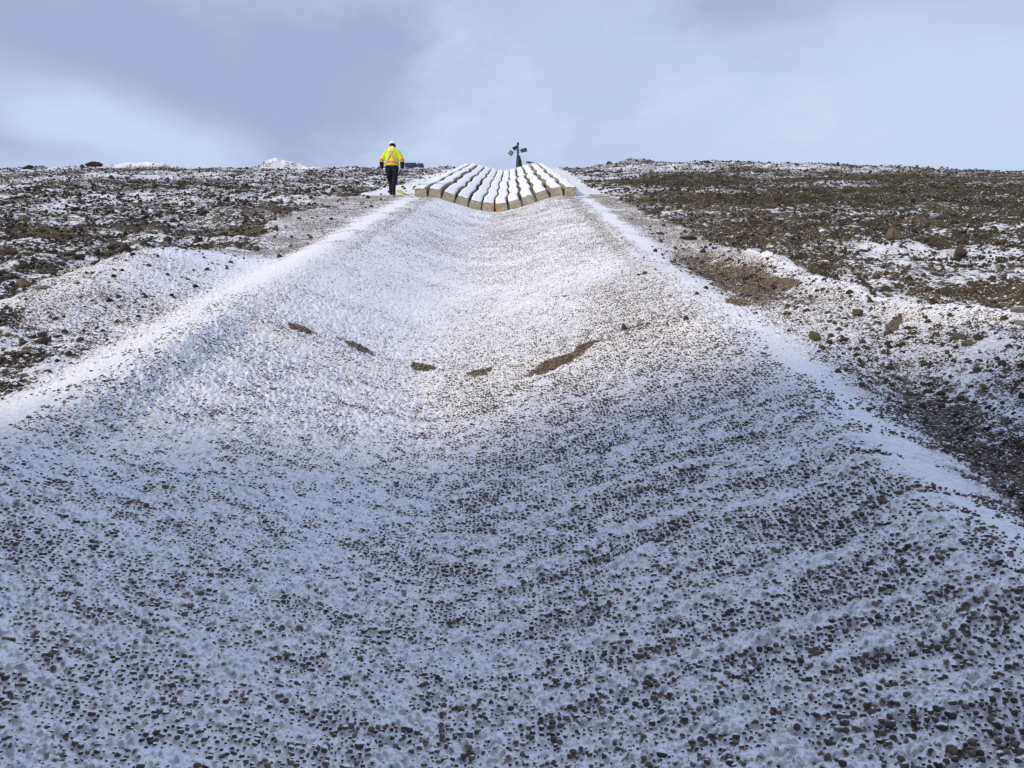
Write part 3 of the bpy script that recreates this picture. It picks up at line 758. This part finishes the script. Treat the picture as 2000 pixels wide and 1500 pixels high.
def build_worker():
    p = spot(765, 382); p.z -= .01
    w = tag(empty('person', p), 'person in yellow jacket with orange stripes and white hard hat walking up the slope', 'person')
    skin = plain('skin', (.42, .24, .17), .55, .3, .1); lime = None
    m, g, b = material('fluorescent lime cloth'); q = g.n('ShaderNodeTexCoord').outputs['Object']
    wr = g.noise(q, 9, 4, .6)
    g.put(b.inputs['Base Color'], g.mix(g.step(wr, .35, .7), (.44, .70, .02), (.64, .80, .03))); b.inputs['Roughness'].default_value = .8
    g.put(b.inputs['Normal'], g.n('ShaderNodeBump', i_Strength=.6, i_Distance=.03, i_Height=wr)); lime = m
    orange = plain('orange tape', (.80, .19, .06), .6, .3, .12); silver = plain('silver tape', (.72, .50, .38), .4, .5, .1)
    black = plain('black work trousers', (.012, .012, .018), .85, .2, .4, 14, .5); boot = plain('black boots', (.01, .01, .012), .6, .3, .3)
    white = plain('white hard shell', (.80, .80, .80), .35, .5, .03); knit = plain('black knit hood', (.008, .008, .010), .9, .1, .3); hoodm = plain('yellow hood cloth', (.86, .74, .22), .8, .2, .12)
    lean = .10                                               # the body leans into the slope
    V = lambda x, y, z: (x, y + lean * max(0, z - .9), z)
    zg = lambda x, y: zat(p.x + x, p.y + y) - p.z
    fl, fr = (-.055, .20), (.075, -.04)                       # left foot a step ahead uphill
    zl, zr = zg(*fl), zg(*fr)
    def leg(side, foot, z0, fat):
        hx = side * .10
        kn = (hx * .85 + foot[0] * .15, .10 + foot[1] * .5, z0 + .50)
        return loft([((hx, .0, .98), .105 * fat, .115 * fat), ((hx, .02, .86), .10 * fat, .112 * fat), ((hx * .95, .05, .70), .088 * fat, .098 * fat), (kn, .070 * fat, .076 * fat),
                     ((foot[0], foot[1] - .03, z0 + .34), .066 * fat, .072 * fat), ((foot[0], foot[1] - .02, z0 + .10), .052 * fat, .056 * fat), ((foot[0], foot[1], z0 + .05), .050 * fat, .054 * fat)])
    SH, EL, WR = 1.43, 1.15, .93
    def arm(s, fat):
        return loft([(V(s * .12, 0, SH + .02), .068 * fat, .075 * fat), (V(s * .205, 0, SH - .04), .066 * fat, .074 * fat), (V(s * .275, -.01, SH - .16), .058 * fat, .062 * fat),
                     (V(s * .325, -.02, EL), .047 * fat, .05 * fat), (V(s * .335, .03, (EL + WR) / 2), .042 * fat, .045 * fat), (V(s * .325, .07, WR), .031 * fat, .036 * fat)], 16)
    torso = lambda fat: loft([((0, .02, .88), .15 * fat, .10 * fat), ((0, .02, .98), .168 * fat, .115 * fat), (V(0, .0, 1.10), .155 * fat, .11 * fat), (V(0, -.005, 1.28), .172 * fat, .118 * fat),
                              (V(0, 0, 1.42), .18 * fat, .112 * fat), (V(0, .01, 1.50), .11 * fat, .085 * fat), (V(0, .03, 1.57), .058, .062)])
    head = loft([(V(0, .04, 1.52), .055, .06), (V(0, .07, 1.58), .062, .075), (V(0, .10, 1.63), .072, .09), (V(0, .11, 1.69), .078, .096), (V(0, .11, 1.75), .07, .088), (V(0, .10, 1.79), .04, .05)])
    nose = loft([(V(0, .195, 1.68), .012, .012), (V(0, .222, 1.65), .016, .015), (V(0, .205, 1.635), .010, .01)], 8)
    ears = [loft([(V(s * .074, .10, 1.70), .012, .02), (V(s * .085, .10, 1.675), .012, .026), (V(s * .078, .10, 1.64), .010, .014)], 8) for s in (-1, 1)]
    hands = []
    for s in (-1, 1):
        wx, wy, wz = V(s * .325, .075, WR)
        hands.append(loft([((wx, wy, wz + .03), .028, .034), ((wx, wy + .008, wz - .03), .022, .042), ((wx, wy + .018, wz - .085), .019, .043), ((wx, wy + .02, wz - .10), .016, .040)], 14))
        for k, ln in enumerate((.070, .080, .075, .060)):
            fy = wy + .052 - k * .023
            hands.append(loft([((wx, fy, wz - .085), .0095, .0105), ((wx - s * .004, fy + .006, wz - .09 - ln * .5), .009, .0095), ((wx - s * .020, fy + .008, wz - .09 - ln * .85), .008, .0085), ((wx - s * .030, fy + .006, wz - .09 - ln), .0055, .006)], 8))
        hands.append(loft([((wx - s * .005, wy + .035, wz - .03), .013, .013), ((wx - s * .018, wy + .066, wz - .06), .011, .011), ((wx - s * .028, wy + .075, wz - .095), .0085, .009)], 8))
    fused('body', [torso(.8), head, nose] + ears + [leg(-1, fl, zl, .8), leg(1, fr, zr, .8), arm(-1, .75), arm(1, .75)] + hands, skin, w, .0055, 2)
    hair = loft([(V(0, .055, 1.54), .070, .072), (V(0, .065, 1.60), .086, .085), (V(0, .075, 1.66), .094, .095), (V(0, .08, 1.72), .095, .1)])
    fused('knit_hood', [hair], knit, w, .01, 3)
    # clothes
    fused('trousers', [leg(-1, fl, zl, 1.12), leg(1, fr, zr, 1.12), loft([((0, .02, .80), .15, .11), ((0, .02, .92), .19, .135), ((0, .02, 1.04), .19, .135)])], black, w, .012, 5)
    for (fx, fy), z0 in ((fl, zl), (fr, zr)):
        sl = math.atan(.33)
        bt = [loft([((fx, fy - .10, z0 + .035), .042, .045), ((fx, fy - .02, z0 + .055), .05, .055), ((fx, fy + .10, z0 + .075), .05, .04), ((fx, fy + .18, z0 + .09), .038, .028)]), loft([((fx, fy, z0 + .04), .06, .062), ((fx, fy - .01, z0 + .20), .062, .066)])]
        fused('boot', bt, boot, w, .01, 4)
    jk = loft([((0, .01, .965), .205, .155), ((0, .01, 1.0), .225, .168), (V(0, .0, 1.14), .222, .165), (V(0, -.01, 1.30), .225, .165), (V(0, -.005, 1.43), .215, .145), (V(0, .01, 1.51), .14, .11), (V(0, .03, 1.555), .085, .085)])
    jacket = fused('jacket', [jk, arm(-1, 1.5), arm(1, 1.5)], lime, w, .013, 6)
    for s in (-1, 1):                                          # black lower sleeves, tape above them
        e, r = V(s * .334, -.005, 1.10), V(s * .328, .06, WR + .02)
        fused('cuff', [loft([(V(s * .331, -.01, 1.125), .070, .075), (V(s * .335, .02, 1.05), .072, .076), (r, .060, .064), (V(s * .326, .068, WR - .012), .050, .054)], 16)], black, w, .01, 3)
        link('sleeve_tape', mesh_py('sleeve_tape', *loft([(V(s * .322, -.02, 1.205), .081, .087), (V(s * .330, -.015, 1.135), .079, .085)], 24), True), orange, w)
    fused('hood', [loft([(V(0, -.06, 1.40), .05, .03), (V(0, -.10, 1.45), .115, .055), (V(0, -.085, 1.51), .135, .07), (V(0, -.04, 1.57), .105, .07), (V(0, .0, 1.60), .08, .06)])], hoodm, w, .011, 5)
    # tapes laid on the back of the jacket
    def surf(x, z, off):                                        # a point just off the back
        zz = np.array([.965, 1.0, 1.14, 1.30, 1.43, 1.51]); rx = np.interp(z, zz, [.205, .225, .222, .225, .215, .14]); ry = np.interp(z, zz, [.155, .168, .165, .165, .145, .11])
        y = -math.sqrt(max(0, 1 - (x / rx) ** 2)) * (ry + off); return V(x, y, z)
    def strip(name, a, b, wd, mat, off, n=16):
        v, f = [], []
        ax, az, bx, bz = *a, *b; L = math.hypot(bx - ax, bz - az); nx, nz = -(bz - az) / L, (bx - ax) / L
        for i in range(n + 1):
            t = i / n; cx, cz = ax + (bx - ax) * t, az + (bz - az) * t
            for sd in (-1, 1):
                for o in (off, off - .02): v.append(surf(cx + sd * nx * wd / 2, cz + sd * nz * wd / 2, o))
        for i in range(n):
            k = i * 4
            f += [(k, k + 2, k + 6, k + 4), (k + 1, k + 5, k + 7, k + 3), (k, k + 4, k + 5, k + 1), (k + 2, k + 3, k + 7, k + 6)]
        f += [(0, 1, 3, 2), (n * 4, n * 4 + 2, n * 4 + 3, n * 4 + 1)]
        return link(name, mesh_py(name, v, f, True), mat, w)
    strip('back_tape', (-.15, 1.07), (.06, 1.47), .055, orange, .016); strip('back_tape', (.15, 1.07), (-.06, 1.47), .055, orange, .014)
    strip('tape_gleam', (-.15, 1.07), (.06, 1.47), .018, silver, .020); strip('tape_gleam', (.15, 1.07), (-.06, 1.47), .018, silver, .018)
    link('waist_tape', mesh_py('waist_tape', *loft([((0, .01, 1.005), .235, .177), (V(0, .005, 1.075), .234, .176)], 40), True), orange, w)
    link('waist_gleam', mesh_py('waist_gleam', *loft([((0, .01, 1.028), .239, .181), (V(0, .005, 1.052), .239, .181)], 40), True), silver, w)
    hat = [loft([(V(0, .085, 1.70), .118, .142), (V(0, .09, 1.715), .116, .14), (V(0, .095, 1.76), .112, .134), (V(0, .10, 1.81), .09, .11), (V(0, .10, 1.84), .055, .07), (V(0, .10, 1.85), .02, .03)], 28),
           loft([(V(0, .20, 1.70), .10, .085), (V(0, .20, 1.712), .10, .085)], 24), loft([(V(0, -.02, 1.82), .018, .016), (V(0, .06, 1.852), .02, .016), (V(0, .16, 1.85), .018, .015)], 10)]
    fused('hard_hat', hat, white, w, .008, 4)
build_worker()

# ---- yellow lifting strap lying by the worker's feet
def tube(path, rx, rz, seg=10, closed=False):
    P = [Vector(q) for q in path]; v, f = [], []; n = len(P)
    for i in range(n):
        d = (P[(i + 1) % n if closed else min(i + 1, n - 1)] - P[i - 1 if closed else max(i - 1, 0)]).normalized()
        s = d.cross(Vector((0, 0, 1))).normalized(); u = s.cross(d)
        for k in range(seg):
            a = 2 * math.pi * k / seg; v.append(P[i] + s * math.cos(a) * rx + u * math.sin(a) * rz)
    for i in range(n if closed else n - 1):
        for k in range(seg):
            j = (k + 1) % seg; i2 = (i + 1) % n
            f.append((i * seg + k, i * seg + j, i2 * seg + j, i2 * seg + k))
    if not closed: f.append(tuple(range(seg - 1, -1, -1))); f.append(tuple((n - 1) * seg + k for k in range(seg)))
    return v, f
def grow_worker():
    for o in C.objects:
        if o.name.startswith('person'): o.scale = (1.08, 1.08, 1.08)
grow_worker()
def build_strap():
    yel = plain('yellow webbing', (.42, .37, .10), .8, .2, .25, 12, .3)
    a, b, c = spot(775, 375), spot(788, 379), spot(806, 386)
    n = 40; path = []
    for i in range(n):
        t = 2 * math.pi * i / n; m = (a + b) / 2; d = (b - a) / 2
        x, y = m.x + d.x * math.cos(t) - .0 * math.sin(t), m.y + d.y * math.cos(t) + .10 * math.sin(t)
        path.append((x, y, zat(x, y) + .035 + .03 * max(0, math.sin(t))))
    tail = []
    for i in range(14):
        t = i / 13; x, y = b.x + (c.x - b.x) * t, b.y + (c.y - b.y) * t + .08 * math.sin(5 * t); tail.append((x, y, zat(x, y) + .018))
    me = mesh_py('lifting_strap', *merge([tube(path, .016, .034, 10, True), tube(tail, .028, .010)]), True)
    tag(link('lifting_strap', me, yel), 'yellow looped strap lying on snow between the worker and the block mat', 'strap')
build_strap()

# ---- beyond the crest
def rbox(cx, cy, cz, sx, sy, sz, r=.05, seg=3):
    import bmesh
    bm = bmesh.new(); bmesh.ops.create_cube(bm, size=1)
    bmesh.ops.scale(bm, vec=(sx, sy, sz), verts=bm.verts); bmesh.ops.bevel(bm, geom=bm.edges[:], offset=r, segments=seg, affect='EDGES', profile=.5)
    bmesh.ops.translate(bm, vec=(cx, cy, cz), verts=bm.verts)
    v = [x.co.copy() for x in bm.verts]; f = [tuple(q.index for q in p.verts) for p in bm.faces]; bm.free(); return v, f
def build_far():
    navy = plain('navy plastic sheet', (.020, .026, .060), .5, .4, .3, 6, .4)
    x, y = -7.02, 57.4; z = zat(x, y) + .12
    b = tag(empty('wrapped_bundle', (x, y, z)), 'dark navy flat topped bundle on the crest right behind the worker', 'bundle')
    link('roll', mesh_py('roll', *rbox(-.27, 0, .17, .84, .6, .52, .06), True), navy, b)
    link('roll', mesh_py('roll', *rbox(.42, 0, .15, .50, .58, .50, .09), True), navy, b)
    # dark mast with tilted lamp boards
    dark = plain('dark painted steel', (.014, .014, .018), .6, .4, .4, 10); board = plain('grey green board', (.13, .15, .14), .5, .4, .15, 30)
    x, y = .44, 57.6; z = zat(x, y) + .62
    t = tag(empty('lamp_mast', (x, y, z)), 'dark mast carrying tilted square boards, standing on the crest behind the block mat', 'mast')
    link('post', mesh_py('post', *loft([((.08, 0, -1.2), .23, .20), ((.07, 0, -.1), .22, .19), ((.05, 0, .30), .18, .16), ((.02, 0, .52), .14, .13), ((.0, 0, .62), .10, .10), ((-.02, 0, .68), .065, .07), ((-.03, 0, .95), .07, .07), ((-.01, 0, 1.30), .055, .055), ((0, 0, 1.46), .045, .045)], 14), True), dark, t)
    link('top_cap', mesh_py('top_cap', *loft([((.0, 0, 1.40), .06, .06), ((.0, 0, 1.45), .085, .085), ((-.01, 0, 1.53), .09, .09), ((-.02, 0, 1.57), .05, .06)], 14), True), dark, t)
    def head(name, c, size, rot, mat, rim):
        e = link(name, mesh_py(name, *rbox(0, 0, 0, size[0], .07, size[1], .012, 2)), rim, t); e.location = c; e.rotation_euler = rot
        l = link('face', mesh_py('face', *rbox(0, -.04, 0, size[0] * .78, .012, size[1] * .78, .004, 1)), mat, e); return e
    head('lamp_board', (-.52, -.02, .80), (.33, .31), (R(15), R(42), R(-12)), board, dark)
    head('lamp_board', (.42, .02, 1.02), (.46, .27), (R(10), R(-18), R(15)), plain('slate board', (.06, .07, .075), .5, .4, .2, 30), dark)
    head('lamp_board', (-.18, .02, 1.20), (.44, .25), (R(-12), R(-28), R(10)), dark, dark)
    link('arm', mesh_py('arm', *merge([tube([(-.03, 0, .98), (-.2, 0, 1.0), (-.48, 0, .90)], .014, .014), tube([(0, 0, 1.02), (.16, .0, 1.0), (.30, .02, 1.06)], .022, .022), tube([(.02, 0, .80), (.13, 0, .88), (.16, 0, .98)], .018, .018)]), True), dark, t)
    # grey sheet folded over the crest beside the mat
    gt = plain('grey felt', (.22, .24, .26), .9, .1, .25, 8, .5); v = []; nx, ny = 16, 8
    for j in range(ny):
        for i in range(nx):
            a = i / (nx - 1); xx = 1.0 + 1.05 * a; yy = 56.6 + .12 * j
            v.append((xx, yy, zat(xx, yy) + .58 - .42 * a ** 1.5 + .05 * math.sin(a * 9 + j) * (1 - a)))
    f = [tuple(int(q) for q in r) for r in grid_faces(ny, nx)]
    o = link('felt_sheet', mesh_py('felt_sheet', v, f, True), gt); sd = o.modifiers.new('thick', 'SOLIDIFY'); sd.thickness = .03
    tag(o, 'grey felt sheet folded over the crest at the top right of the block mat', 'sheet')
build_far()
